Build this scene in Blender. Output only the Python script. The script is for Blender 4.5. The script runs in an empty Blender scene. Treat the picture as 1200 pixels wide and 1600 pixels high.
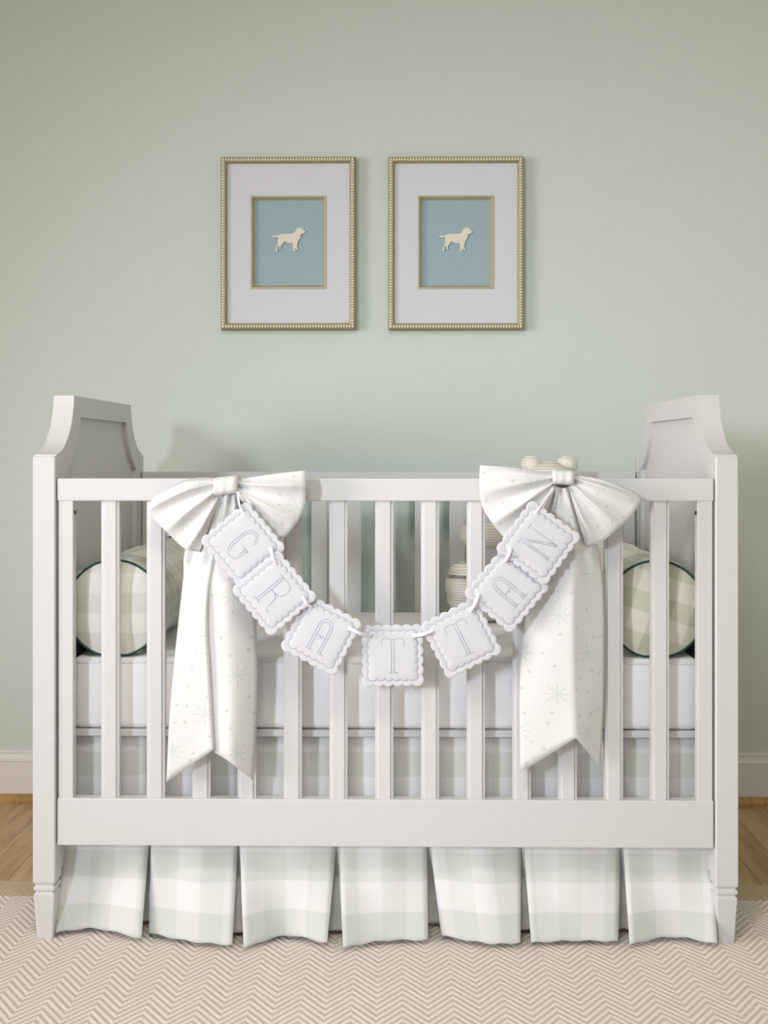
import bpy, bmesh, math, random
from mathutils import Vector
random.seed(7)
sc = bpy.context.scene
COL = sc.collection
R = math.radians

# ------------------------------------------------------------------ camera
F = 1751.0                                   # focal length in pixels of a 1200 x 1600 frame
YAW = math.atan(25.0 / F)
CAM = Vector((0.032, -2.25, 0.997))
cam = bpy.data.cameras.new('camera')
cam.sensor_fit = 'HORIZONTAL'; cam.sensor_width = 36.0
cam.lens = F / 1200.0 * 36.0
cam.shift_y = -95.0 / 1200.0
cam.clip_start = 0.05
camo = bpy.data.objects.new('camera', cam); COL.objects.link(camo)
camo.location = CAM; camo.rotation_euler = (R(90), 0, YAW)
sc.camera = camo

# ------------------------------------------------------------------ world, daylight, exposure
w = bpy.data.worlds.new('world'); sc.world = w; w.use_nodes = True
w.node_tree.nodes['Background'].inputs[0].default_value = (0.75, 0.87, 1.0, 1)
w.node_tree.nodes['Background'].inputs[1].default_value = 1.0

def area(name, loc, rot, sx, sy, power, col):
    l = bpy.data.lights.new(name, 'AREA'); l.shape = 'RECTANGLE'
    l.size = sx; l.size_y = sy; l.energy = power; l.color = col
    o = bpy.data.objects.new(name, l); COL.objects.link(o)
    o.location = loc; o.rotation_euler = rot
    return o
# cool daylight by the tall window behind the camera to the left, and three added fill lights with no known source
WIN1 = (-2.2, -4.2, 1.75, 0.40, 0.7)          # centre x, wall y, centre z, width, height
FILL2 = (-0.1, -4.2, 1.50, 2.2, 1.7)  # added opening that holds the front fill light
FILL3 = (-4.2, -2.0, 1.35, 1.8, 1.7)           # added left wall opening for a fill light: wall x, centre y, centre z, width, height
key = area('window_daylight', (WIN1[0], WIN1[1] - 0.02, WIN1[2]), (R(78), 0, R(-28)), WIN1[3], WIN1[4], 6.3, (0.82, 0.89, 1.0))
key.data.spread = R(40)
area('front_fill', (FILL2[0], FILL2[1] - 0.02, FILL2[2]), (R(90), 0, 0), FILL2[3], FILL2[4], 3, (1.0, 0.9, 0.8))  # soft frontal fill, added to lift the shadows
side = area('left_fill', (FILL3[0] - 0.02, FILL3[1], FILL3[2]), (R(85), 0, R(-65)), FILL3[3], FILL3[4], 21, (1.0, 0.9, 0.87))  # fill from the left, added to brighten the crib's right end panel
side.data.spread = R(62)
area('overhead_fill', (-0.2, -1.5, 2.56), (0, 0, 0), 0.6, 0.6, 22.5, (1.0, 0.98, 0.84))  # overhead fill added for top light, no fixture known
vs = sc.view_settings
vs.view_transform = 'Standard'; vs.look = 'None'; vs.gamma = 1.0; vs.use_curve_mapping = False
vs.exposure = -0.06

# ------------------------------------------------------------------ measuring helpers
def at(px, py, Y):
    """world point seen at a pixel of the photograph, at depth Y"""
    rx = (px - 600) / F; up = (705 - py) / F
    d = Vector((-math.sin(YAW) + rx * math.cos(YAW), math.cos(YAW) + rx * math.sin(YAW), up))
    return CAM + d * ((Y - CAM.y) / d.y)
def at_z(px, py, Z):
    rx = (px - 600) / F; up = (705 - py) / F
    d = Vector((-math.sin(YAW) + rx * math.cos(YAW), math.cos(YAW) + rx * math.sin(YAW), up))
    return CAM + d * ((Z - CAM.z) / d.z)
def s2l(c):
    c = c / 255.0
    return c / 12.92 if c <= 0.04045 else ((c + 0.055) / 1.055) ** 2.4
ALB = 1.0                                    # swatch to surface albedo
def rgb(r, g, b): return (s2l(r) * ALB, s2l(g) * ALB, s2l(b) * ALB, 1.0)

# ------------------------------------------------------------------ objects helpers
def wloc(o):
    v = Vector((0, 0, 0))
    while o: v += o.location; o = o.parent
    return v
def tag(o, label=None, cat=None, group=None, kind=None):
    if label: o['label'] = label
    if cat: o['category'] = cat
    if group: o['group'] = group
    if kind: o['kind'] = kind
    return o
def thing(name, loc, label, cat, group=None):
    o = bpy.data.objects.new(name, None); COL.objects.link(o)
    o.location = loc; o.empty_display_size = 0.05
    return tag(o, label, cat, group)
def add(name, verts, faces, mat, parent=None, smooth=False, uvs=None, local=False, loc=None):
    """one mesh object from world coordinates (or local ones when loc is given)"""
    off = Vector((0, 0, 0))
    if not local: off = wloc(parent) if parent else Vector((0, 0, 0))
    if loc is not None: off = Vector((0, 0, 0))
    me = bpy.data.meshes.new(name)
    me.from_pydata([tuple(Vector(v) - off) for v in verts], [], faces)
    if uvs:
        l = me.uv_layers.new(name='UVMap')
        for lp in me.loops: l.data[lp.index].uv = uvs[lp.vertex_index]
    bm = bmesh.new(); bm.from_mesh(me); bmesh.ops.recalc_face_normals(bm, faces=bm.faces); bm.to_mesh(me); bm.free()
    if smooth: me.polygons.foreach_set('use_smooth', [True] * len(me.polygons))
    me.materials.append(mat); me.update()
    o = bpy.data.objects.new(name, me); COL.objects.link(o)
    if parent: o.parent = parent
    if loc is not None: o.location = loc
    return o
def addbm(name, bm, mat, parent=None, smooth=False, loc=None):
    bm.verts.ensure_lookup_table()
    bm.verts.index_update()
    v = [tuple(x.co) for x in bm.verts]; f = [[y.index for y in x.verts] for x in bm.faces]
    bm.free()
    return add(name, v, f, mat, parent, smooth, loc=loc)
def box_bm(x0, x1, y0, y1, z0, z1, bev=0.002, seg=2):
    bm = bmesh.new()
    vs_ = [bm.verts.new((x, y, z)) for x in (x0, x1) for y in (y0, y1) for z in (z0, z1)]
    for f in ((0, 1, 3, 2), (4, 6, 7, 5), (0, 4, 5, 1), (2, 3, 7, 6), (0, 2, 6, 4), (1, 5, 7, 3)):
        bm.faces.new([vs_[i] for i in f])
    if bev: bmesh.ops.bevel(bm, geom=list(bm.edges), offset=bev, segments=seg, affect='EDGES', profile=0.5)
    return bm
def box(name, b, mat, parent=None, bev=0.002, loc=None):
    return addbm(name, box_bm(*b, bev=bev), mat, parent, loc=loc)
def dup(o, parent, loc):
    c = o.copy(); COL.objects.link(c); c.parent = parent; c.location = loc
    return c
def grid_faces(nr, nc, base=0, wrap=False):
    f = []
    for i in range(nr - 1):
        for j in range(nc if wrap else nc - 1):
            k = (j + 1) % nc
            f.append((base + i * nc + j, base + i * nc + k, base + (i + 1) * nc + k, base + (i + 1) * nc + j))
    return f
def rings(name, loops, mat, parent=None, cap=True, smooth=False, uvs=None):
    """skin over a list of closed loops of equal length"""
    n = len(loops[0]); v = [p for l in loops for p in l]
    f = grid_faces(len(loops), n, 0, True)
    if cap:
        f.append(list(range(n))); f.append([(len(loops) - 1) * n + i for i in range(n)])
    return add(name, v, f, mat, parent, smooth, uvs)
def crom(pts, n):
    """n points on a smooth curve through pts (tuples of any length)"""
    pts = [tuple(p) for p in pts]; m = len(pts) - 1; out = []
    for i in range(n):
        t = i / (n - 1) * m; k = min(int(t), m - 1); t -= k
        p1, p2 = pts[k], pts[k + 1]
        p0 = pts[k - 1] if k > 0 else tuple(2 * a - b for a, b in zip(p1, p2))
        p3 = pts[k + 2] if k + 2 <= m else tuple(2 * b - a for a, b in zip(p1, p2))
        out.append(tuple(0.5 * (2 * b + (c - a) * t + (2 * a - 5 * b + 4 * c - d) * t * t + (3 * b - a - 3 * c + d) * t ** 3)
                         for a, b, c, d in zip(p0, p1, p2, p3)))
    return out
def tube_geo(path, r, n=6, closed=False):
    v, f = [], []
    m = len(path)
    for i, p in enumerate(path):
        p = Vector(p)
        a = Vector(path[(i - 1) % m] if (closed or i > 0) else path[i]); b = Vector(path[(i + 1) % m] if (closed or i < m - 1) else path[i])
        t = (b - a).normalized()
        u = t.cross(Vector((0, 1, 0)))
        if u.length < 1e-4: u = t.cross(Vector((1, 0, 0)))
        u.normalize(); q = t.cross(u)
        for k in range(n):
            an = 2 * math.pi * k / n
            v.append(p + (u * math.cos(an) + q * math.sin(an)) * r)
    f = grid_faces(m, n, 0, True)
    if closed:
        f += [((m - 1) * n + k, (m - 1) * n + (k + 1) % n, (k + 1) % n, k) for k in range(n)]
    else:
        f.append(list(range(n))); f.append([(m - 1) * n + k for k in range(n)])
    return v, f
def merge(geos):
    v, f = [], []
    for a, b in geos:
        o = len(v); v += list(a); f += [[i + o for i in q] for q in b]
    return v, f
def rect_rings(cx, cz, wd, ht, prof, yb):
    """mitred picture-frame sweep; prof = (inset from the outer edge, distance from yb towards the room)"""
    v = []
    for o, d in prof:
        a, b = wd / 2 - o, ht / 2 - o
        v += [(cx - a, yb - d, cz - b), (cx + a, yb - d, cz - b), (cx + a, yb - d, cz + b), (cx - a, yb - d, cz + b)]
    return v, grid_faces(len(prof), 4, 0, True)
def ellipsoid(c, r, nu=20, nv=12, fn=None):
    v = [(c[0], c[1], c[2] - r[2])]
    for i in range(1, nv):
        ph = -math.pi / 2 + math.pi * i / nv
        for j in range(nu):
            th = 2 * math.pi * j / nu
            v.append((c[0] + r[0] * math.cos(ph) * math.cos(th), c[1] + r[1] * math.cos(ph) * math.sin(th), c[2] + r[2] * math.sin(ph)))
    v.append((c[0], c[1], c[2] + r[2]))
    f = [(0, 1 + (j + 1) % nu, 1 + j) for j in range(nu)] + grid_faces(nv - 1, nu, 1, True)
    b = 1 + (nv - 2) * nu; t = len(v) - 1
    f += [(b + j, b + (j + 1) % nu, t) for j in range(nu)]
    return v, f

# ------------------------------------------------------------------ materials
class NT:
    def __init__(s, name, rough=0.5, spec=0.5, metal=0.0, sheen=0.0):
        s.m = bpy.data.materials.new(name); s.m.use_nodes = True
        s.t = s.m.node_tree; s.b = s.t.nodes['Principled BSDF']
        s.b.inputs['Roughness'].default_value = rough
        s.b.inputs['Specular IOR Level'].default_value = spec
        s.b.inputs['Metallic'].default_value = metal
        if sheen: s.b.inputs['Sheen Weight'].default_value = sheen
    def n(s, kind, **kw):
        x = s.t.nodes.new(kind)
        for k, v in kw.items(): setattr(x, k, v)
        return x
    def lk(s, a, b): s.t.links.new(a, b)
    def put(s, sock, val):
        if hasattr(val, 'links'): s.lk(val, sock)
        else: sock.default_value = val
    def math(s, op, a, b=0.0, c=None, clamp=False):
        x = s.n('ShaderNodeMath', operation=op, use_clamp=clamp)
        s.put(x.inputs[0], a); s.put(x.inputs[1], b)
        if c is not None: s.put(x.inputs[2], c)
        return x.outputs[0]
    def mix(s, fac, a, b):
        x = s.n('ShaderNodeMix', data_type='RGBA')
        s.put(x.inputs[0], fac); s.put(x.inputs[6], a); s.put(x.inputs[7], b)
        return x.outputs[2]
    def smooth(s, val, lo, hi):
        x = s.n('ShaderNodeMapRange', interpolation_type='SMOOTHSTEP')
        s.put(x.inputs[0], val); s.put(x.inputs[1], lo); s.put(x.inputs[2], hi)
        return x.outputs[0]
    def coord(s, kind='Object'): return s.n('ShaderNodeTexCoord').outputs[kind]
    def xyz(s, v):
        x = s.n('ShaderNodeSeparateXYZ'); s.lk(v, x.inputs[0]); return x.outputs
    def vec(s, x=0.0, y=0.0, z=0.0):
        c = s.n('ShaderNodeCombineXYZ')
        for i, q in enumerate((x, y, z)): s.put(c.inputs[i], q)
        return c.outputs[0]
    def noise(s, v, scale, detail=2.0, rough=0.5):
        x = s.n('ShaderNodeTexNoise'); s.lk(v, x.inputs['Vector'])
        x.inputs['Scale'].default_value = scale; x.inputs['Detail'].default_value = detail; x.inputs['Roughness'].default_value = rough
        return x.outputs['Fac']
    def bump(s, h, dist=0.001, strength=0.5):
        x = s.n('ShaderNodeBump'); s.lk(h, x.inputs['Height'])
        x.inputs['Distance'].default_value = dist; x.inputs['Strength'].default_value = strength
        s.lk(x.outputs[0], s.b.inputs['Normal'])
    def color(s, c): s.put(s.b.inputs['Base Color'], c); return s.m
def plain(name, c, rough=0.5, spec=0.5, metal=0.0, vary=0.03, scale=30.0, bump=0.0, bscale=200.0, sheen=0.0):
    k = NT(name, rough, spec, metal, sheen); co = k.coord()
    d = tuple(x * (1 - vary) for x in c[:3]) + (1,)
    k.color(k.mix(k.noise(co, scale), d, c))
    if bump: k.bump(k.noise(co, bscale, 3.0), bump, 0.6)
    return k.m
M = {}
M['wall'] = plain('sage_wall_paint', rgb(208, 217, 209), 0.75, 0.25, vary=0.015, scale=3.0, bump=0.0006, bscale=350)
M['room'] = plain('pale_room_paint', rgb(240, 240, 232), 0.8, 0.2, vary=0.01, scale=2.0)
M['crib'] = plain('white_satin_paint', rgb(213, 212, 212), 0.42, 0.4, vary=0.012, scale=6.0)
M['trim'] = plain('white_trim_paint', rgb(233, 229, 224), 0.4, 0.4, vary=0.015, scale=8.0)
M['sheet'] = plain('white_cotton_sheet', rgb(242, 241, 242), 0.9, 0.1, vary=0.01, bump=0.0005, bscale=60, sheen=0.1)
M['piping_white'] = plain('white_cotton_piping', rgb(236, 236, 240), 0.9, 0.1)
M['piping'] = plain('dark_green_cord', rgb(52, 78, 72), 0.8, 0.2)
M['felt'] = plain('white_quilted_cotton', rgb(212, 212, 217), 0.95, 0.1, vary=0.015, scale=150, bump=0.0004, bscale=500, sheen=0.1)
M['thread'] = plain('grey_blue_thread', rgb(186, 190, 200), 0.7, 0.2, vary=0.08, scale=300)
M['edge_thread'] = plain('white_edge_thread', rgb(186, 188, 198), 0.8, 0.2, vary=0.06, scale=300)
M['satin'] = plain('white_satin_ribbon', rgb(236, 236, 245), 0.3, 0.5, vary=0.02)
M['gold'] = plain('champagne_gold_leaf', rgb(232, 222, 196), 0.4, 0.5, metal=0.3, vary=0.15, scale=120)
M['gold_base'] = plain('antique_gold_leaf', rgb(170, 156, 124), 0.45, 0.5, metal=0.3, vary=0.2, scale=90)
M['fillet'] = plain('antique_gold_fillet', rgb(198, 186, 158), 0.45, 0.5, metal=0.25, vary=0.15, scale=60)
M['mat'] = plain('white_mat_board', rgb(214, 216, 222), 0.9, 0.1, vary=0.01, bump=0.0001, bscale=600)
M['card'] = plain('dusty_blue_card', rgb(158, 180, 189), 0.9, 0.1, vary=0.02, scale=80)
M['dog'] = plain('cream_paper', rgb(228, 221, 206), 0.9, 0.1, vary=0.02)
M['bolt'] = plain('dark_steel', rgb(70, 68, 66), 0.4, 0.5, metal=0.8)
M['dark'] = plain('dark_embroidery', rgb(70, 60, 55), 0.7)

def wood(name, light, dark, rnd=True):
    k = NT(name, 0.38, 0.45); co = k.coord()
    x, y, z = k.xyz(co)
    oi = k.n('ShaderNodeObjectInfo').outputs['Random']
    v = k.vec(k.math('MULTIPLY_ADD', oi, 7.0, k.math('MULTIPLY', x, 14.0)), k.math('MULTIPLY_ADD', oi, 31.0, k.math('MULTIPLY', y, 1.2)), z)
    g = k.noise(v, 3.0, 5.0, 0.6)
    v2 = k.vec(k.math('MULTIPLY', x, 160.0), k.math('MULTIPLY_ADD', oi, 11.0, k.math('MULTIPLY', y, 5.0)), z)
    fi = k.noise(v2, 2.0, 3.0)
    c = k.mix(k.smooth(g, 0.3, 0.75), light, dark)
    c = k.mix(k.math('MULTIPLY', k.smooth(fi, 0.45, 0.75), 0.35), c, dark)
    h = k.n('ShaderNodeHueSaturation'); k.lk(c, h.inputs['Color'])
    k.put(h.inputs['Value'], k.math('MULTIPLY_ADD', oi, 0.22, 0.89))
    k.bump(fi, 0.0004, 0.4)
    return k.color(h.outputs[0])
M['plank'] = wood('oak_plank', rgb(206, 174, 128), rgb(168, 132, 86))
M['shoe'] = wood('oak_shoe_moulding', rgb(190, 154, 98), rgb(150, 114, 66))
M['subfloor'] = plain('dark_subfloor', rgb(90, 66, 40), 0.8)

def gingham(name, p, white, col, rot=0.0, fx=0.5, fy=0.5):
    k = NT(name, 0.92, 0.1, sheen=0.1); uv = k.coord('UV')
    if rot:
        r_ = k.n('ShaderNodeMapping'); r_.inputs['Rotation'].default_value = (0, 0, rot); k.lk(uv, r_.inputs[0]); uv = r_.outputs[0]
    x, y, z = k.xyz(uv)
    nz = k.noise(uv, 12.0)
    def stripe(q):
        s_ = k.math('SINE', k.math('MULTIPLY', k.math('MULTIPLY_ADD', nz, 0.004, q), 2 * math.pi / p))
        return k.smooth(s_, -0.10, 0.10)
    a, b = stripe(x), stripe(y)
    m = k.math('ADD', k.math('MULTIPLY', a, fx), k.math('MULTIPLY', b, fy))
    thr = k.noise(k.vec(k.math('MULTIPLY', x, 1500.0), k.math('MULTIPLY', y, 250.0)), 1.0)
    m = k.math('MULTIPLY', m, k.math('MULTIPLY_ADD', thr, 0.5, 0.75))
    h = k.math('ADD', k.math('SINE', k.math('MULTIPLY', x, 5200.0)), k.math('SINE', k.math('MULTIPLY', y, 5200.0)))
    k.bump(h, 0.0001, 0.25)
    return k.color(k.mix(m, white, col))
M['gingham'] = gingham('sage_gingham_cotton', 0.102, rgb(230, 230, 231), rgb(208, 212, 205), fx=0.38, fy=0.62)
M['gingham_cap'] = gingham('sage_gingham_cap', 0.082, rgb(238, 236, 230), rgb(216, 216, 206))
M['gingham_cap_shade'] = gingham('sage_gingham_cap_turned_shade', 0.082, rgb(232, 226, 212), rgb(194, 194, 172), rot=R(18))
M['gingham_roll'] = gingham('sage_gingham_roll', 0.05, rgb(230, 230, 222), rgb(206, 209, 196))

def star_print():
    k = NT('star_print_linen', 0.9, 0.1, sheen=0.1); uv = k.coord('UV'); x, y, z = k.xyz(uv)
    cw, ch = 0.118, 0.078
    row = k.math('FLOOR', k.math('DIVIDE', y, ch))
    xs = k.math('ADD', k.math('DIVIDE', x, cw), k.math('MULTIPLY', row, 0.5))
    lx = k.math('MULTIPLY', k.math('SUBTRACT', k.math('FRACT', xs), 0.5), cw)
    ly = k.math('MULTIPLY', k.math('SUBTRACT', k.math('FRACT', k.math('DIVIDE', y, ch)), 0.5), ch)
    r = k.math('SQRT', k.math('ADD', k.math('MULTIPLY', lx, lx), k.math('MULTIPLY', ly, ly)))
    th = k.math('ARCTAN2', ly, lx)
    sp = k.math('POWER', k.math('ABSOLUTE', k.math('COSINE', k.math('MULTIPLY', th, 4.0))), 9.0)
    lim = k.math('MULTIPLY_ADD', sp, 0.019, 0.003)
    star = k.math('SUBTRACT', 1.0, k.smooth(k.math('SUBTRACT', r, lim), -0.0012, 0.0012))
    vo = k.n('ShaderNodeTexVoronoi', voronoi_dimensions='2D', feature='F1')
    vo.inputs['Scale'].default_value = 26.0; vo.inputs['Randomness'].default_value = 0.75
    k.lk(uv, vo.inputs['Vector'])
    dot = k.math('SUBTRACT', 1.0, k.smooth(vo.outputs['Distance'], 0.06, 0.095))
    far = k.smooth(r, 0.024, 0.030)
    dot = k.math('MULTIPLY', dot, far)
    c = k.mix(star, rgb(224, 223, 222), rgb(202, 213, 208))
    c = k.mix(k.math('MULTIPLY', dot, 0.9), c, rgb(200, 204, 197))
    k.bump(k.math('ADD', k.noise(uv, 26.0, 3.0), k.math('MULTIPLY', k.noise(uv, 900.0), 0.04)), 0.004, 0.35)
    return k.color(c)
M['star'] = star_print()

def herringbone(name, half, rep, x0, light, dark):
    k = NT(name, 0.95, 0.1, sheen=0.05); co = k.coord(); x, y, z = k.xyz(co)
    nz = k.noise(co, 140.0, 2.0)
    xx = k.math('DIVIDE', k.math('SUBTRACT', x, x0), 2 * half)
    f = k.math('FRACT', xx)
    tri = k.math('MULTIPLY', k.math('ABSOLUTE', k.math('SUBTRACT', k.math('MULTIPLY', f, 2.0), 1.0)), half * 1.26)
    q = k.math('DIVIDE', k.math('SUBTRACT', y, tri), rep)
    q = k.math('MULTIPLY_ADD', nz, 0.12, q)
    s_ = k.math('SINE', k.math('MULTIPLY', q, 2 * math.pi))
    st = k.smooth(s_, -0.65, 0.35)
    rx_ = k.math('SINE', k.math('MULTIPLY', x, 2 * math.pi / 0.0056))
    ry_ = k.math('SINE', k.math('MULTIPLY', y, 2 * math.pi / 0.0075))
    knots = k.math('MULTIPLY_ADD', k.math('MULTIPLY', rx_, ry_), 0.5, 0.5)
    big = k.noise(co, 7.0, 3.0)
    c = k.mix(st, rgb(*dark), rgb(*light))
    c = k.mix(k.math('MULTIPLY', knots, 0.25), c, rgb(206, 192, 182))
    c = k.mix(k.math('MULTIPLY', big, 0.12), c, rgb(206, 186, 166))
    h = k.math('ADD', k.math('MULTIPLY', st, 1.0), k.math('MULTIPLY', knots, 0.6))
    k.bump(k.math('ADD', h, k.math('MULTIPLY', nz, 0.4)), 0.0016, 0.6)
    return k.color(c)
M['rug'] = herringbone('herringbone_rug', 0.0455, 0.0203, -0.054, (252, 243, 237), (214, 199, 189))
M['rug_edge'] = herringbone('rug_border_weave', 0.009, 0.012, 0.0, (222, 200, 168), (186, 160, 122))

def toy_stripe():
    k = NT('striped_plush', 0.95, 0.1, sheen=0.2); co = k.coord(); x, y, z = k.xyz(co)
    q = k.math('MULTIPLY_ADD', k.noise(co, 20.0), 0.003, z)
    s_ = k.math('SINE', k.math('MULTIPLY', q, 2 * math.pi / 0.0068))
    k.bump(k.noise(co, 400.0), 0.0006, 0.5)
    return k.color(k.mix(k.smooth(s_, 0.15, 0.75), rgb(230, 224, 216), rgb(206, 192, 182)))
M['toy'] = toy_stripe()
M['toy_plain'] = plain('cream_plush', rgb(234, 228, 216), 0.95, 0.1, sheen=0.2, bump=0.0005, bscale=400)

# ================================================================== THE ROOM
X0, X1, YF, YB, ZC = -4.2, 2.0, -4.2, 0.94, 2.6
def slab(name, b, mat): return tag(box(name, b, mat, bev=0), kind='structure')
slab('wall_back', (X0 - .1, X1 + .1, YB, YB + .1, -.03, ZC), M['wall'])
slab('wall_right', (X1, X1 + .1, YF - .1, YB, -.03, ZC), M['room'])
slab('ceiling', (X0 - .1, X1 + .1, YF - .1, YB + .1, ZC, ZC + .1), M['room'])
def wall_with_holes(name, axis, pos, thick, a0, a1, wins, mat):
    rects, x = [], a0
    for cx, cz, wd, ht in wins:
        rects += [(x, cx - wd / 2, -.03, ZC), (cx - wd / 2, cx + wd / 2, -.03, cz - ht / 2), (cx - wd / 2, cx + wd / 2, cz + ht / 2, ZC)]; x = cx + wd / 2
    rects.append((x, a1, -.03, ZC)); gs = []
    for p, q, z0, z1 in rects:
        t = box_bm(*((p, q, pos - thick, pos, z0, z1) if axis == 'x' else (pos - thick, pos, p, q, z0, z1)), bev=0); t.verts.index_update()
        gs.append(([tuple(v.co) for v in t.verts], [[v.index for v in f.verts] for f in t.faces])); t.free()
    v, f = merge(gs)
    return tag(add(name, v, f, mat), kind='structure')
W1, W2, W3 = (WIN1[0],) + WIN1[2:], (FILL2[0],) + FILL2[2:], FILL3[1:]
wall_with_holes('wall_front', 'x', YF, .1, X0 - .1, X1 + .1, (W1, W2), M['room'])
wall_with_holes('wall_left', 'y', X0, .1, YF, YB, (W3,), M['room'])
def casing(name, axis, pos, ca, cz, wd, ht):
    prof = ((-.08, 0), (-.08, .018), (-.07, .022), (-.01, .022), (0, .014), (0, -.06))
    v, f = rect_rings(ca, cz, wd, ht, prof, 0)
    if axis == 'x': v = [(x, pos - y, z) for x, y, z in v]
    else: v = [(pos - y, x, z) for x, y, z in v]
    return tag(add(name, v, f, M['trim']), kind='structure')
casing('window_1', 'x', YF, *W1)
casing('fill_opening_2', 'x', YF, *W2)  # casing round the added front fill opening
casing('fill_opening_3', 'y', X0, *W3)  # casing round the added left fill opening

floor = slab('floor', (X0 - .1, X1 + .1, YF - .1, YB + .1, -.03, -.012), M['subfloor'])
PW = 0.083
meshes = {}
rows = int((X1 - X0) / PW) + 1
for i in range(rows):
    y = YF - random.random() * 1.0
    x = X0 + i * PW
    while y < YB:
        L = random.choice((1.5, 1.9, 2.3, 2.7)); y1 = min(y + L, YB); y0 = max(y, YF)
        if y1 - y0 > 0.02:
            key = round(y1 - y0, 2)
            if key not in meshes:
                o = box('plank', (.0006, PW - .0006, .0006, key - .0006, -.012, 0), M['plank'], floor, bev=0, loc=(x, y0, 0)); meshes[key] = o
            else: dup(meshes[key], floor, (x, y0, 0))
        y += L

def extrude_x(name, prof, x0, x1, mat):
    v = [(x0, y, z) for y, z in prof] + [(x1, y, z) for y, z in prof]; n = len(prof)
    f = [(i, (i + 1) % n, n + (i + 1) % n, n + i) for i in range(n)] + [list(range(n)), list(range(n, 2 * n))]
    return tag(add(name, v, f, mat), kind='structure')
extrude_x('baseboard_back', [(YB, 0), (YB - .014, 0), (YB - .014, .112), (YB - .016, .114), (YB - .016, .118), (YB - .0125, .122), (YB - .010, .128), (YB - .008, .134),
                             (YB - .011, .136), (YB - .011, .141), (YB - .009, .144), (YB, .144)], X0, X1, M['trim'])
extrude_x('trim_1', [(YB - .014, 0), (YB - .033, 0), (YB - .033, .006)] + [(YB - .014 - .019 * math.cos(a), .006 + .016 * math.sin(a)) for a in [i * math.pi / 12 for i in range(1, 7)]], X0, X1, M['shoe'])

# ================================================================== RUG
RZ = 0.010
rx0, rx1, ry0, ry1, bw = -1.75, 1.75, -3.3, 0.312, 0.085
rug = box('area_rug', (rx0 + bw, rx1 - bw, ry0 + bw, ry1 - bw, 0, RZ), M['rug'], bev=.002)
tag(rug, 'large beige and ivory herringbone woven rug under the crib', 'rug')
v, f = rect_rings(0, 0, rx1 - rx0, ry1 - ry0, ((0, 0), (0, RZ - .002), (.002, RZ), (bw, RZ), (bw, 0)), 0)
v = [(x, z + (ry0 + ry1) / 2, -y) for x, y, z in v]
add('border', v, f, M['rug_edge'], rug)

# ================================================================== CRIB
DEP = 0.78                                    # front face to back face
crib = thing('baby_crib', (0, DEP / 2, 0), 'white painted wooden baby crib with slatted sides and scooped end panels', 'crib')
PO, PI_ = 0.709, 0.6635                       # outer and inner faces of the posts
def post(sx, y0, y1, zb):
    cx, cy = sx * (PO + PI_) / 2, (y0 + y1) / 2; h = (PO - PI_) / 2
    hy = (y1 - y0) / 2
    pr = [(zb, .0155), (zb + .004, .0165), (.098, .0213), (.101, .0213), (.1035, .0195), (.105, .0185), (.1075, .0185), (.109, .0205), (.111, .0217), (.116, .0217),
          (.118, .0205), (.1195, .0185), (.121, .0185), (.123, .0205), (.127, h), (.985, h), (.988, h - .003)]
    lp = []
    for z, a in pr:
        b = a + (hy - h) if z > .1265 else a
        c = .0022
        lp.append([(cx - a + c, cy - b, z), (cx + a - c, cy - b, z), (cx + a, cy - b + c, z), (cx + a, cy + b - c, z),
                   (cx + a - c, cy + b, z), (cx - a + c, cy + b, z), (cx - a, cy + b - c, z), (cx - a, cy - b + c, z)])
    return rings('post', lp, M['crib'], crib)
for sx in (-1, 1):
    post(sx, 0, .0455, RZ); post(sx, DEP - .0455, DEP, 0)
# end panels with scooped shoulders
def end_outline(inset):
    """profile in (y, z), counter-clockwise from bottom front"""
    zt, Rr, cz = 1.116 - inset * .80, .137 + inset * 1.0, 1.127
    a0 = math.asin((cz - zt) / Rr) if cz > zt else 0.0
    fy = .0455 + inset * .55
    pts = []
    a1 = math.acos(max(-1, min(1, (fy if inset else .012) / Rr)))
    for i in range(15):
        a = a1 + (a0 - a1) * i / 14
        pts.append((Rr * math.cos(a), cz - Rr * math.sin(a)))
    back = [(DEP - y, z) for y, z in reversed(pts)]
    zb = .14 + inset
    y0 = pts[0][0]
    return [(y0, zb)] + pts + back + [(DEP - y0, zb)]
def end_panel(sx):
    xo, xi = sx * (PO - .0005), sx * (PI_ + .0012)
    o, i_ = end_outline(0), end_outline(.057)
    n = len(o); q = .007 * -sx
    L = [[(xi, y, z) for y, z in i_], [(xi, y, z) for y, z in o], [(xo, y, z) for y, z in o], [(xo, y, z) for y, z in i_], [(xi, y, z) for y, z in i_]]
    v = [p for l in L[:4] for p in l]; f = grid_faces(4, n, 0, True)
    f += [(3 * n + j, 3 * n + (j + 1) % n, (j + 1) % n, j) for j in range(n)]
    e = add('end_panel', v, f, M['crib'], crib)
    xm = sx * (PO + PI_) / 2
    k = end_outline(.052)
    rings('recessed_panel', [[(xm - .0105, y, z) for y, z in k], [(xm + .0105, y, z) for y, z in k]], M['crib'], e)
for sx in (-1, 1): end_panel(sx)
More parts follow.
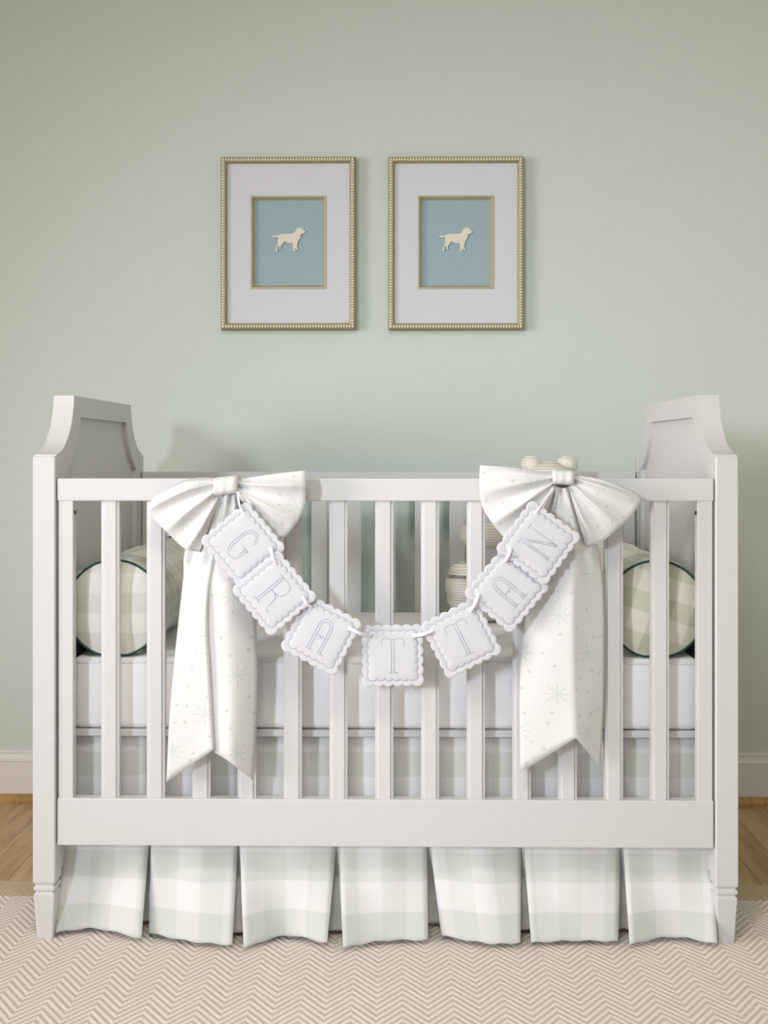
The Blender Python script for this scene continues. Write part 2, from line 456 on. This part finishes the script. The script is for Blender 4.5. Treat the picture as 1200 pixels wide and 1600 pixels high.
# front gate
RX = PI_ - .0028
box('top_rail', (-RX, RX, .004, .030, .8965, .942), M['crib'], crib, bev=.0025)
box('bottom_rail', (-RX, RX, .004, .030, .2005, .296), M['crib'], crib, bev=.0025)
def slat_prof(hw, y0, y1, step, dz):
    return [(-hw, y0 + dz), (-hw + step, y0 + dz), (-hw + step + .0006, y0 + .0006), (-hw + step + .0016, y0), (hw - step - .0016, y0), (hw - step - .0006, y0 + .0006), (hw - step, y0 + dz), (hw, y0 + dz),
            (hw, y1 - .002), (hw - .002, y1), (-hw + .002, y1), (-hw, y1 - .002)]
def slat_mesh(name, prof, z0, z1, parent, loc):
    n = len(prof)
    v = [(x, y, z0) for x, y in prof] + [(x, y, z1) for x, y in prof]
    f = [(i, (i + 1) % n, n + (i + 1) % n, n + i) for i in range(n)] + [list(range(n)), list(range(n, 2 * n))]
    return add(name, v, f, M['crib'], parent, loc=loc)
SP = .0925
s0 = slat_mesh('front_slat', slat_prof(.0183, 0, .018, .0052, .0035), 0, .605, crib, (0, .009 - DEP / 2, .294))
for k in list(range(-6, 0)) + list(range(1, 7)): dup(s0, crib, (k * SP, .009 - DEP / 2, .294))
for sx in (-1, 1):
    st = box('end_stile', tuple(sorted((sx * (RX - .002), sx * (RX - .032)))) + (.006, .028, .294, .8985), M['crib'], crib, bev=.0015)
    cxp = sx * (RX - .0325)
    add('bolt', *tube_geo([(cxp + sx * .001, .017, .873), (cxp - sx * .0015, .017, .873)], .0045, 10), M['bolt'], st)
# back gate
box('back_top_rail', (-RX, RX, DEP - .034, DEP - .008, .8965, .942), M['crib'], crib, bev=.0025)
box('back_bottom_rail', (-RX, RX, DEP - .034, DEP - .008, .2005, .296), M['crib'], crib, bev=.0025)
b0 = slat_mesh('back_slat', slat_prof(.0205, 0, .018, .002, .001), 0, .605, crib, (0, DEP - .030 - DEP / 2, .294))
for k in list(range(-6, 0)) + list(range(1, 7)): dup(b0, crib, (k * SP, DEP - .030 - DEP / 2, .294))
for sx in (-1, 1):
    box('back_stile', tuple(sorted((sx * (RX - .002), sx * (RX - .032)))) + (DEP - .032, DEP - .010, .294, .8985), M['crib'], crib, bev=.0015)
box('mattress_support', (-.655, .655, .054, DEP - .045, .409, .4228), M['crib'], crib, bev=.002)

# ================================================================== CRIB SKIRT
skirt = thing('crib_skirt', (0, .07, .02), 'pale sage and white gingham pleated skirt hanging below the crib', 'crib skirt')
# per panel: top left/right pixel columns under the rail, then hem (left, middle, right) as pixels
panels = [(93, 231, (87, 1457), (150, 1451), (221, 1467)), (234, 371, (233, 1458), (298, 1471), (363, 1477)),
          (373, 526, (381, 1481), (448, 1462), (511, 1474)), (529, 667, (536, 1481), (600, 1470), (669, 1469)),
          (671, 815, (690, 1462), (762, 1474), (813, 1474)), (819, 972, (830, 1473), (895, 1470), (966, 1471)),
          (975, 1116, (984, 1476), (1050, 1464), (1121, 1475))]
def panel_grid(name, topx, hem, yo, parent, mat, uoff, nv=17, ripple=.0):
    HZ = .020
    hp = crom([tuple(p) for p in hem], nv)
    tl, tr = topx
    zs = [.4085, .38, .35, .32, .29, .26, .23, .20, .185, .17, .15, .13, .11, .09, .07, .05, .035, .027, HZ]
    v, uv = [], []
    for z in zs:
        t = max(0.0, (.21 - z) / (.21 - HZ)); e = t ** 1.25
        for j in range(nv):
            s_ = j / (nv - 1)
            tx = tl + (tr - tl) * s_
            h = hp[j]
            fold = .006 * math.sin(s_ * 9.0 + tl * .05) * (1 - t) + .004 * math.sin(s_ * 6.3 + tl) * t
            edge = .010 * (1 - min(1, min(s_, 1 - s_) / .12)) * (1 - t) + .004 * (1 - min(1, min(s_, 1 - s_) / .08))
            y_top = .072 + yo + fold * .6 + edge
            x = tx * (1 - e) + h[0] * e
            y = y_top * (1 - e) + (h[1] + yo) * e + fold * math.sin(math.pi * min(t, 1)) * .8
            v.append((x, y, z + (.0015 * math.sin(s_ * 20 + tl) if z == HZ else 0)))
            uv.append((uoff + s_ * abs(tr - tl) * 1.02, z - .018))
    return add(name, v, grid_faces(len(zs), nv), mat, parent, True, uv)
def cloth_mod(o, th=.0012, sub=0):
    m = o.modifiers.new('thickness', 'SOLIDIFY'); m.thickness = th; m.offset = 0
    if sub: s_ = o.modifiers.new('smooth', 'SUBSURF'); s_.levels = sub; s_.render_levels = sub
u = 0.03
prev = None
for i, (tl, tr, a, b, c) in enumerate(panels):
    T = (at(tl, 1323, .07).x, at(tr, 1323, .07).x)
    hem = [(q.x, q.y) for q in (at_z(*a, .020), at_z(*b, .020), at_z(*c, .020))]
    cloth_mod(panel_grid('skirt_panel', T, hem, 0.0, skirt, M['gingham'], u))
    if prev:
        xm0, xm1 = prev[0] - .035, T[0] + .035
        bh = [(prev[1][0] - .03, max(prev[1][1], hem[0][1]) + .035), ((prev[1][0] + hem[0][0]) / 2, max(prev[1][1], hem[0][1]) + .045), (hem[0][0] + .03, max(prev[1][1], hem[0][1]) + .035)]
        cloth_mod(panel_grid('pleat_insert', (xm0, xm1), bh, .016, skirt, M['gingham'], u + .3, nv=7))
    prev = (T[1], hem[2]); u += .163
for sx in (-1, 1):
    zs = [.4085, .3, .2, .1, .02]; v, uv = [], []
    for z in zs:
        for j in range(13):
            y = .095 + (.60) * j / 12
            v.append((sx * (.646 + .004 * math.sin(j * 2.1)), y, z)); uv.append((y, z))
    cloth_mod(add('side_panel', v, grid_faces(5, 13), M['gingham'], skirt, True, uv))

# ================================================================== MATTRESS
MZ0, MZ1 = .423, .571
mattress = thing('crib_mattress', (0, .40, MZ0), 'thick crib mattress in a plain white fitted sheet', 'mattress')
bm = box_bm(-.648, .648, .056, .728, MZ0, MZ1, bev=.016, seg=4)
bmesh.ops.subdivide_edges(bm, edges=[e for e in bm.edges if e.calc_length() > .3], cuts=14, use_grid_fill=True)
mo = addbm('sheeted_body', bm, M['sheet'], mattress, smooth=True)
def rrect(x0, x1, y0, y1, z, r, n=6):
    p = []
    for cx, cy, a0 in ((x1 - r, y1 - r, 0), (x0 + r, y1 - r, 90), (x0 + r, y0 + r, 180), (x1 - r, y0 + r, 270)):
        for i in range(n + 1):
            a = R(a0 + 90 * i / n); p.append((cx + r * math.cos(a), cy + r * math.sin(a), z))
    return p
add('piping', *tube_geo(rrect(-.6465, .6465, .0575, .7265, MZ1 - .010, .018), .0028, 6, True), M['piping_white'], mattress, True)

# ================================================================== BOLSTERS
def bolster(cx, cz, label, cap_mat, turn):
    r, y0, y1 = .100, .066, .690
    t = thing('bolster_pillow', (cx, (y0 + y1) / 2, cz - r), label, 'pillow', 'bolsters at the crib ends')
    n = 48; lp, uv = [], []
    ys = [y0, y0 + .004, y0 + .012, y0 + .03, y0 + .06] + [y0 + .06 + (y1 - y0 - .12) * i / 12 for i in range(1, 13)] + [y1 - .03, y1 - .012, y1 - .004, y1]
    for y in ys:
        e = min(y - y0, y1 - y); k = 1.0 + .035 * min(1, e / .1) - (.012 if e < .002 else 0)
        ring = []
        for j in range(n):
            a = 2 * math.pi * j / n
            pk = .006 * math.sin(a * 11 + turn) * math.exp(-e / .05) + .0025 * math.sin(a * 5 + y * 30)
            rr = r * k + pk * (0 if e < .002 else 1)
            zz = rr * math.sin(a)
            ring.append((cx + rr * math.cos(a), y, cz + (zz if zz > -r * .965 else -r * .965)))
            uv.append((a * r, y))
        lp.append(ring)
    rings('cover', lp, M['gingham_roll'], t, cap=False, smooth=True, uvs=uv)
    for yy, s_ in ((y0, -1), (y1, 1)):
        v, uvc = [(cx, yy + s_ * .014, cz)], [(0, 0)]
        for q in range(1, 9):
            rr = r * .992 * q / 8
            for j in range(n):
                a = 2 * math.pi * j / n
                zz = max(rr * math.sin(a), -r * .965)
                pk = .0016 * math.sin(a * 9 + turn) * (q / 8) ** 2 * (1 if q < 8 else 0)
                v.append((cx + rr * math.cos(a), yy + s_ * (.014 * (1 - (q / 8) ** 3) + pk), cz + zz)); uvc.append((rr * math.cos(a) + .012, zz + .006))
        f = [(0, 1 + j, 1 + (j + 1) % n) for j in range(n)] + grid_faces(8, n, 1, True)
        c = add('end_cap', v, f, cap_mat, t, True, uvc)
        add('piping', *tube_geo([(cx + r * 1.004 * math.cos(2 * math.pi * j / n), yy, cz + max(r * 1.004 * math.sin(2 * math.pi * j / n), -r * .965)) for j in range(n)], .0025, 6, True), M['piping'], c, True)
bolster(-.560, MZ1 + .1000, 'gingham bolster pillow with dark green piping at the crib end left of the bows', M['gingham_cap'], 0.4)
bolster(.5595, MZ1 + .1000, 'shaded gingham bolster pillow with dark green piping at the crib end near the striped toy', M['gingham_cap_shade'], 1.9)

# ================================================================== STRIPED TOY
def skin_blob(name, pts, mat, parent, n=18):
    """smooth limb through (x, y, z, radius) points"""
    path = crom(pts, 22); v = []
    for i, p in enumerate(path):
        a = Vector(path[max(i - 1, 0)][:3]); b = Vector(path[min(i + 1, len(path) - 1)][:3])
        t = (b - a).normalized(); u_ = t.cross(Vector((0, 0, 1)))
        if u_.length < .05: u_ = t.cross(Vector((0, 1, 0)))
        u_.normalize(); q = t.cross(u_)
        for k in range(n):
            an = 2 * math.pi * k / n
            v.append(Vector(p[:3]) + (u_ * math.cos(an) + q * math.sin(an)) * max(p[3], .0015))
    f = grid_faces(len(path), n, 0, True) + [list(range(n)), [(len(path) - 1) * n + k for k in range(n)]]
    return add(name, v, f, mat, parent, True)
toy = thing('stuffed_bear', (.40, .60, MZ1), 'cream and taupe striped stuffed bear sitting behind the bow', 'stuffed toy')
TX, TY = .412, .615
hd = skin_blob('body', [(TX - .035, TY, MZ1 + .001, .030), (TX - .035, TY, MZ1 + .020, .066), (TX - .035, TY, MZ1 + .09, .078), (TX - .02, TY + .004, MZ1 + .17, .066), (TX, TY, MZ1 + .235, .048),
                        (TX, TY - .004, MZ1 + .262, .040), (TX, TY - .012, MZ1 + .30, .058), (TX, TY - .014, MZ1 + .345, .066), (TX, TY - .010, MZ1 + .382, .048), (TX, TY - .008, MZ1 + .401, .004)], M['toy'], toy, 24)
add('muzzle', *ellipsoid((TX, TY - .072, MZ1 + .322), (.030, .022, .022)), M['toy_plain'], hd, True)
add('nose', *ellipsoid((TX, TY - .093, MZ1 + .330), (.009, .005, .006), 10, 6), M['dark'], hd, True)
for sx in (-1, 1):
    add('eye', *ellipsoid((TX + sx * .026, TY - .070, MZ1 + .352), (.0055, .004, .0055), 10, 6), M['dark'], hd, True)
    er = add('ear', *ellipsoid((TX + sx * .046, TY - .006, MZ1 + .392), (.027, .013, .024)), M['toy'], toy, True)
    add('inner_ear', *ellipsoid((TX + sx * .046, TY - .016, MZ1 + .392), (.017, .006, .015)), M['toy_plain'], er, True)
skin_blob('arm', [(TX - .045, TY - .01, MZ1 + .215, .004), (TX - .055, TY - .012, MZ1 + .213, .026), (TX - .10, TY - .025, MZ1 + .212, .028), (TX - .16, TY - .040, MZ1 + .213, .031), (TX - .205, TY - .050, MZ1 + .214, .030), (TX - .228, TY - .055, MZ1 + .214, .016), (TX - .233, TY - .056, MZ1 + .214, .003)], M['toy'], toy)
skin_blob('arm', [(TX + .030, TY - .01, MZ1 + .215, .004), (TX + .034, TY - .015, MZ1 + .212, .026), (TX + .030, TY - .060, MZ1 + .18, .028), (TX + .010, TY - .085, MZ1 + .13, .030), (TX - .002, TY - .095, MZ1 + .10, .026), (TX - .006, TY - .098, MZ1 + .088, .003)], M['toy'], toy)
def leg(x0, x1, yy):
    return skin_blob('leg', [(x0, TY - .02, MZ1 + .045, .006), (x0 + (x1 - x0) * .1, TY - .03, MZ1 + .045, .038), (x0 + (x1 - x0) * .5, TY - .07, MZ1 + .038, .034), (x0 + (x1 - x0) * .85, yy + .01, MZ1 + .036, .032),
                            (x1, yy, MZ1 + .060, .037), (x1 - .002, yy - .002, MZ1 + .100, .040), (x1 - .001, yy - .002, MZ1 + .130, .034), (x1, yy, MZ1 + .146, .022), (x1, yy, MZ1 + .152, .004)], M['toy'], toy)
leg(TX - .05, .186, .52); leg(TX - .01, .395, .42)

# ================================================================== BOWS
def dist(a, b): return (Vector(a) - Vector(b)).length
def bow_loop(parent, kt, kb, edge, arch, npl, ph, bulge=.036, u0=0.0):
    """kt, kb: pinch at the knot (px, py, Y); edge: outer fold from top to bottom (px, py)"""
    nv, nu = 41, 18
    E = crom([(a, b) for a, b in edge], nv)
    front, back, uvf, uvb = [], [], [], []
    for i in range(nu):
        u_ = i / (nu - 1)
        for j in range(nv):
            t = j / (nv - 1)
            kx, ky = kt[0] + (kb[0] - kt[0]) * t, kt[1] + (kb[1] - kt[1]) * t
            px, py = kx + (E[j][0] - kx) * u_, ky + (E[j][1] - ky) * u_
            py -= arch * math.sin(math.pi * u_) * (1 - t) ** 1.5
            amp = .0095 * math.sin(math.pi * min(1, u_ * .62 + .16)) * (1 if u_ < .85 else 1 - .35 * (u_ - .85) / .15)
            pl = amp * (1 - abs(math.sin(math.pi * npl * t + ph + .5 * u_))) * 1.9 - amp * .75
            b = bulge * math.sin(math.pi * (u_ ** .75) * .80) + .004
            side = math.sin(math.pi * (.12 + .76 * t)) ** .3
            yf = -.030 - b * side * .80 - pl
            yf = yf * (1 - .0 * u_)
            yb_ = -.008 - .014 * u_ ** 3 - .2 * max(pl, 0) * u_
            if i == nu - 1: yb_ = yf + .012
            front.append(at(px, py, yf)); back.append(at(px + (2 if i < nu - 1 else 0) * 0, py, max(yb_, yf + .004)))
            wd = 0.17
            uvf.append((u0 + u_ * .135, u0 * .7 + t * wd)); uvb.append((u0 + .3 - u_ * .135, u0 * .7 + t * wd))
    v = front + back; n = nu * nv
    f = grid_faces(nu, nv) + grid_faces(nu, nv, n)
    b = (nu - 1) * nv
    f += [(b + j, b + j + 1, n + b + j + 1, n + b + j) for j in range(nv - 1)]
    return add('bow_loop', v, f, M['star'], parent, True, uvf + uvb)
def bow_tail(parent, Lp, Cp, Rp, u0, ripple, bul, tuck=0.0):
    nu, nh = 44, 13
    L_, C_, R_ = crom(Lp, nu), crom(Cp, nu), crom(Rp, nu)
    v, uv = [], []
    nc = 2 * nh - 1
    Lw = .46
    for i in range(nu):
        u_ = i / (nu - 1)
        for j in range(nc):
            if j < nh: s_ = j / (nh - 1); a, b = L_[i], C_[i]
            else: s_ = (j - nh + 1) / (nh - 1); a, b = C_[i], R_[i]
            q = [a[k] + (b[k] - a[k]) * s_ for k in range(3)]
            if j >= nh and tuck and s_ < .45:                       # the second half tucks in behind the first
                w_ = (1 - s_ / .45) * min(1, u_ * 2.5); q[2] += tuck * w_; q[0] -= 7 * w_ * (1 - s_ / .45)
            y = q[2] - bul[0 if j < nh else 1] * math.sin(math.pi * s_) * min(1, u_ * 3)
            y -= ripple * math.sin(j * .95 + 1.0) * max(0, 1 - u_ * 2.4)
            y -= .0025 * math.sin(u_ * 9 + j * .35) * u_
            v.append(at(q[0], q[1], y))
            uv.append((u0 + (j / (nc - 1)) * .16, .9 - (CAM.z - v[-1].z) * 1.0 + u0))
    o = add('bow_tail', v, grid_faces(nu, nc), M['star'], parent, True, uv)
    cloth_mod(o, .0014)
    return o
def knot(parent, px0, px1, py0, py1, tilt):
    nu, nv = 24, 11; lp, uv = [], []
    a, b = at((px0 + px1) / 2, (py0 + py1) / 2, -.035), None
    hw = (at(px1, py0, -.06).x - at(px0, py0, -.06).x) / 2; hh = (at(px0, py0, -.06).z - at(px0, py1, -.06).z) / 2
    for i in range(nv):
        t = -1 + 2 * i / (nv - 1)
        k = (1 - abs(t) ** 6 * .10) * (1 - .06 * (1 - t * t))
        ring = []
        for j in range(nu):
            an = 2 * math.pi * j / nu
            c, s_ = math.cos(an), math.sin(an)
            cc = math.copysign(abs(c) ** .6, c); ss = math.copysign(abs(s_) ** .6, s_)
            cr = .0012 * math.sin(t * 8 + an)
            ring.append((a.x + t * hw, a.y + .002 + (.034 * k + cr) * cc, a.z + hh * k * ss - tilt * t * hw)); uv.append((t * hw + .3, an * .02))
        lp.append(ring)
    v = [p for l in lp for p in l]
    f = grid_faces(nv, nu, 0, True) + [list(range(nu)), [(nv - 1) * nu + k for k in range(nu)]]
    return add('knot', v, f, M['star'], parent, True, uv)
bowA = thing('fabric_bow', tuple(at(352, 760, -.02)), 'white star print fabric bow on the rail beside the pennant lettered G', 'bow', 'bows tied on the crib rail')
bow_loop(bowA, (344, 748), (346, 771), [(241, 777), (232, 790), (237, 806), (254, 825), (271, 842), (290, 858), (312, 862)], 13, 3.2, .4, u0=.02)
bow_loop(bowA, (367, 750), (366, 770), [(477, 735), (478, 760), (476, 790), (463, 818), (438, 843), (418, 828)], 1, 2.6, 1.1, u0=.17)
bow_tail(bowA, [(336, 766, -.030), (292, 852, -.022), (287, 900, -.022), (282, 945, -.02), (273, 1030, -.018), (265, 1120, -.018), (260, 1222, -.016)],
         [(352, 770, -.045), (338, 850, -.042), (325, 915, -.045), (322, 980, -.046), (326, 1050, -.046), (330, 1110, -.044), (334, 1171, -.042)],
         [(372, 766, -.036), (380, 850, -.024), (390, 910, -.016), (398, 960, -.010), (402, 1030, -.008), (401, 1110, -.008), (395, 1219, -.010)], .05, .006, (0.0, .016), tuck=.016)
knot(bowA, 337, 373, 743, 774, -.10)
bowB = thing('fabric_bow', tuple(at(878, 752, -.02)), 'white star print fabric bow on the rail beside the pennant lettered N', 'bow', 'bows tied on the crib rail')
bow_loop(bowB, (868, 740), (869, 760), [(750, 727), (749, 752), (752, 787), (766, 813), (786, 838), (808, 860), (830, 866)], 2, 3.4, .2, u0=.31)
bow_loop(bowB, (889, 740), (888, 760), [(996, 774), (1001, 784), (986, 806), (961, 830), (938, 848), (915, 852)], 6, 3.0, .7, u0=.46)
bow_tail(bowB, [(858, 758, -.030), (845, 810, -.024), (838, 870, -.024), (830, 930, -.022), (817, 990, -.02), (812, 1080, -.018), (813, 1207, -.016)],
         [(880, 763, -.045), (896, 840, -.048), (895, 920, -.050), (896, 1000, -.052), (897, 1080, -.052), (900, 1153, -.050)],
         [(898, 758, -.036), (930, 840, -.014), (941, 900, -.006), (944, 960, -.003), (944, 1020, -.003), (943, 1100, -.003), (938, 1197, -.004)], .24, .005, (.004, 0.0))
knot(bowB, 862, 894, 733, 758, .06)

# ================================================================== NAME BANNER
banner = thing('name_banner', tuple(at(613, 1024, -.04)), 'white quilted banner of scalloped pennants spelling GRATTAN strung between the bows', 'banner')
PXM = .001262
LET = {
 'T': [[(-2.4, 25), (-2.4, -26)], [(2.0, 25), (2.0, -26)], [(-17, 16), (-18.5, 22), (-15, 27), (-7, 27.5), (0, 25.5), (7, 27.5), (15, 27), (18.5, 22), (17, 16)], [(-8, -27), (8, -27)]],
 'A': [[(-11.5, -26), (-11.5, 13), (-8, 23), (0, 27.5), (8, 23), (11.5, 13), (11.5, -26)], [(-7.5, -26), (-7.5, 12), (-5, 20), (0, 23), (5, 20), (7.5, 12), (7.5, -26)], [(-7.5, -2), (-2, -1), (0, -4), (2, -1), (7.5, -2)], [(-16, -27), (-4, -27)], [(4, -27), (16, -27)]],
 'G': [[(12, 13), (11, 22), (4, 27), (-4, 27), (-11, 20), (-13.5, 8), (-13.5, -10), (-10, -22), (-3, -27), (5, -26), (11, -20), (12.5, -4)], [(9, 15), (7.5, 21), (2, 24), (-4, 22), (-9, 14), (-10, 0), (-9, -14), (-5, -22)], [(8.5, -3), (8.5, -17)], [(3, -2.5), (16, -2.5)]],
 'R': [[(-12.5, 26), (-12.5, -26)], [(-8.5, 26), (-8.5, -26)], [(-12, 27), (-2, 27.5), (7, 26), (12, 19), (12, 11), (8, 4), (0, 1), (-8, 1)], [(-1, 1), (6, -3), (8, -12), (9, -22), (13, -27), (17, -23)], [(-18, -27), (-4, -27)], [(-18, 27), (-10, 27)]],
 'N': [[(-13, -26), (-13, 26)], [(-10, -26), (-10, 20)], [(-13, 27), (12, -26)], [(-10, 27), (13, -21)], [(13, -26), (13, 26)], [(-18, -27), (-6, -27)], [(-19, 27), (-9, 27)], [(8, 27), (18, 27)]],
}
def scallop(half, nint, kr, seg=7):
    s_ = 2 * half / nint; r = kr * s_; al = math.acos(.5 * s_ / r); p = []
    dirs = ((1, 0), (0, 1), (-1, 0), (0, -1))
    cx, cy = -half, -half
    for d in range(4):
        dx, dy = dirs[d]; base = math.atan2(dy, dx) - math.pi / 2          # outward direction of this side
        for k in range(nint):
            c = (cx + dx * s_ * k, cy + dy * s_ * k)
            if k == 0: a0, a1 = base - math.pi / 2 - math.pi / 2 + al, base + math.pi / 2 - al
            else: a0, a1 = base - (math.pi / 2 - al), base + (math.pi / 2 - al)
            m = seg * (2 if k == 0 else 1)
            for i in range(m):
                a = a0 + (a1 - a0) * i / m
                p.append((c[0] + r * math.cos(a), c[1] + r * math.sin(a)))
        cx += dx * 2 * half; cy += dy * 2 * half
    return p
def pennant(px, py, Y, deg, letter, k=1.0, tx=0.0, tz=0.0):
    o = at(px, py, Y); th = R(deg)
    def W(x, z, d):                       # local x right, z up, d towards the room
        X = x * math.cos(th) + z * math.sin(th); Z = -x * math.sin(th) + z * math.cos(th)
        return (o.x + X, o.y - d - tx * X - tz * Z, o.z + Z)
    out = scallop(.0485 * k, 5, .66)
    inn = scallop(.0395 * k, 5, .66)
    def soft(q):                          # the same loop relaxed to a rounded square
        r = []
        for x, z in inn:
            a = math.atan2(z, x); m = (abs(math.cos(a)) ** 5 + abs(math.sin(a)) ** 5) ** (-1 / 5) * .046 * k
            r.append((math.cos(a) * m * q, math.sin(a) * m * q))
        return r
    lay = [(out, 1.0, 0), (out, 1.0, .0022), (out, .985, .0032), (out, .95, .0036), (inn, 1.04, .0036), (inn, 1.0, .0028), (inn, .97, .0042), (inn, .945, .0048), (soft(.86), 1, .0054), (soft(.6), 1, .0058), (soft(.3), 1, .0058)]
    n = len(out); v = [W(x * s_, z * s_, d) for l, s_, d in lay for x, z in l] + [W(0, 0, .0058)]
    f = grid_faces(len(lay), n, 0, True) + [list(range(n))]
    b = (len(lay) - 1) * n
    f += [(b + j, b + (j + 1) % n, len(v) - 1) for j in range(n)]
    t = add('pennant', v, f, M['felt'], banner, True)
    add('edge_stitch', *tube_geo([W(x, z, .0032) for x, z in inn], .0008, 5, True), M['edge_thread'], t, True)
    gs = []
    for st_ in LET[letter]:
        m = 2 if len(st_) == 2 else len(st_) * 5
        pts = crom(st_, max(m, 5))
        path = []
        for x, z in pts:
            x, z = x * PXM * .98, z * PXM * .98
            rr = max(abs(x), abs(z)) / (.0395 * k)
            d = .0058 - .0006 * min(1, rr / .9) ** 1.6
            path.append(W(x, z, d))
        gs.append(tube_geo(path, .0010, 6))
    v, f = merge(gs)
    l = add('letter', v, f, M['thread'], t, True); l['label'] = 'grey-blue embroidered letter ' + letter
    return W
tags = [(380, 850, -.066, 50, 'G'), (429, 927, -.076, 50, 'R'), (502, 992, -.066, 27.5, 'A'), (613.5, 1024, -.046, -1, 'T'), (721, 997, -.058, -27, 'T'), (792, 922, -.068, -50, 'A'), (841, 848, -.078, -54, 'N')]
Ws = [pennant(*t) for t in tags]
def ribbon(pts, wd, roll):
    path = crom(pts, 14); v = []
    for i, p in enumerate(path):
        a = Vector(path[max(i - 1, 0)]); b = Vector(path[min(i + 1, 13)]); t = (b - a).normalized()
        nrm = Vector((0, -1, 0)); s_ = t.cross(nrm).normalized()
        an = roll * math.sin(math.pi * i / 13)
        s_ = s_ * math.cos(an) + nrm * math.sin(an)
        w_ = wd * (1 - .25 * math.sin(math.pi * i / 13))
        v += [Vector(p) + s_ * w_, Vector(p) - s_ * w_]
    o = add('ribbon_tie', v, grid_faces(14, 2), M['satin'], banner, True); cloth_mod(o, .0006)
for i in range(6):
    hx = .038
    sgn = 1 if i < 3 else 1
    a = Ws[i](hx, hx, .0045); b = Ws[i + 1](-hx, hx, .0045)
    m = tuple((p + q) / 2 for p, q in zip(a, b)); m = (m[0], min(a[1], b[1]) - .006, m[2])
    ribbon([a, m, b], .0046, .35)
a = Ws[0](-.038, .038, .0045); e = at(372, 768, -.062); ribbon([a, tuple((Vector(a) + e) / 2 + Vector((-.004, -.006, 0))), tuple(e)], .0036, .6)
a = Ws[6](.038, .038, .0045); e = at(866, 762, -.066); ribbon([tuple(e), tuple((Vector(a) + e) / 2 + Vector((0, -.008, 0))), a], .0042, .6)

# ================================================================== FRAMED PRINTS
DOG = [(297, 482), (322, 464), (400, 464), (440, 445), (480, 431), (560, 430), (690, 428), (725, 400), (752, 362), (765, 330), (800, 312), (845, 315), (880, 335), (895, 360), (930, 378), (922, 405), (890, 425),
       (860, 430), (840, 450), (830, 510), (815, 545), (790, 570), (778, 620), (768, 660), (775, 690), (792, 715), (782, 740), (757, 735), (746, 703), (738, 690), (736, 720), (746, 745), (720, 762), (700, 742), (698, 690), (690, 610),
       (620, 600), (560, 585), (535, 565), (515, 600), (482, 640), (466, 662), (469, 700), (455, 727), (440, 720), (440, 675), (425, 657), (410, 672), (402, 720), (399, 755), (376, 770), (364, 755), (384, 690), (390, 660), (409, 620),
       (414, 560), (420, 520), (408, 492), (340, 498)]
def framed(cx, cz, label, dogx, dogz):
    WD, HT = .383, .489
    t = thing('framed_print', (cx, YB, cz - HT / 2), label, 'picture frame', 'dog prints above the crib')
    dp = .026
    v, f = rect_rings(cx, cz, WD, HT, ((.004, 0), (.0, .004), (0, dp - .006), (.003, dp - .001), (.005, dp), (.0125, dp), (.0145, dp - .002), (.0165, dp - .003), (.018, dp - .005), (.018, dp - .012), (.018, 0)), YB)
    fr = add('frame', v, f, M['gold_base'], t)
    gs = []
    a, b = WD / 2 - .0085, HT / 2 - .0085
    nx, nz = int(2 * a / .0079), int(2 * b / .0079)
    for i in range(nx + 1):
        x = -a + 2 * a * i / nx
        for s_ in (-1, 1): gs.append(ellipsoid((cx + x, YB - dp, cz + s_ * b), (.0036, .0042, .0058), 8, 6))
    for i in range(1, nz):
        z = -b + 2 * b * i / nz
        for s_ in (-1, 1): gs.append(ellipsoid((cx + s_ * a, YB - dp, cz + z), (.0058, .0042, .0036), 8, 6))
    v, f = merge(gs); add('beading', v, f, M['gold'], fr, True)
    md = dp - .009
    ow, oh = .213, .2624; oz = cz + .0035
    A, B = WD / 2 - .0165, HT / 2 - .0165
    yb = YB - md; yc = YB - md + .003
    v = [(cx - A, yb, cz - B), (cx + A, yb, cz - B), (cx + A, yb, cz + B), (cx - A, yb, cz + B)] + [(cx - ow / 2, yb, oz - oh / 2), (cx + ow / 2, yb, oz - oh / 2), (cx + ow / 2, yb, oz + oh / 2), (cx - ow / 2, yb, oz + oh / 2)]
    v += [(x, y + .003, z) for x, y, z in v]
    f = [(i, (i + 1) % 4, 4 + (i + 1) % 4, 4 + i) for i in range(4)] + [(8 + i, 8 + (i + 1) % 4, 12 + (i + 1) % 4, 12 + i) for i in range(4)] + \
        [(i, (i + 1) % 4, 8 + (i + 1) % 4, 8 + i) for i in range(4)] + [(4 + i, 4 + (i + 1) % 4, 12 + (i + 1) % 4, 12 + i) for i in range(4)]
    add('mat_board', v, f, M['mat'], t)
    v, f = rect_rings(cx, oz, ow + .002, oh + .002, ((0, md + .001), (.0012, md + .0022), (.0035, md + .0022), (.0055, md), (.0115, .0055), (.0115, .004), (0, .004)), YB)
    add('gold_fillet', v, f, M['fillet'], t)
    box('blue_card', (cx - ow / 2 + .006, cx + ow / 2 - .006, YB - .006, YB - .003, oz - oh / 2 + .006, oz + oh / 2 - .006), M['card'], t, bev=0)
    s_ = 1.815e-3 / 12; L = [[(cx + dogx + (x - 630) * s_, y, oz + dogz - (z - 540) * s_) for x, z in DOG] for y in (YB - .0075, YB - .0095)]
    rings('dog_cutout', L, M['dog'], t)['label'] = 'cream paper silhouette of a standing dog'
pA = at(452.5, 375, .935); pB = at(713.2, 375, .935)
framed(-.2845, 1.586, 'gold beaded frame with cream dog on blue, nearer the bow with the G pennant', pA.x + .2845, pA.z - 1.5895)
framed(.190, 1.585, 'gold beaded frame with cream dog on blue, nearer the stuffed bear', pB.x - .190, pB.z - 1.5885)
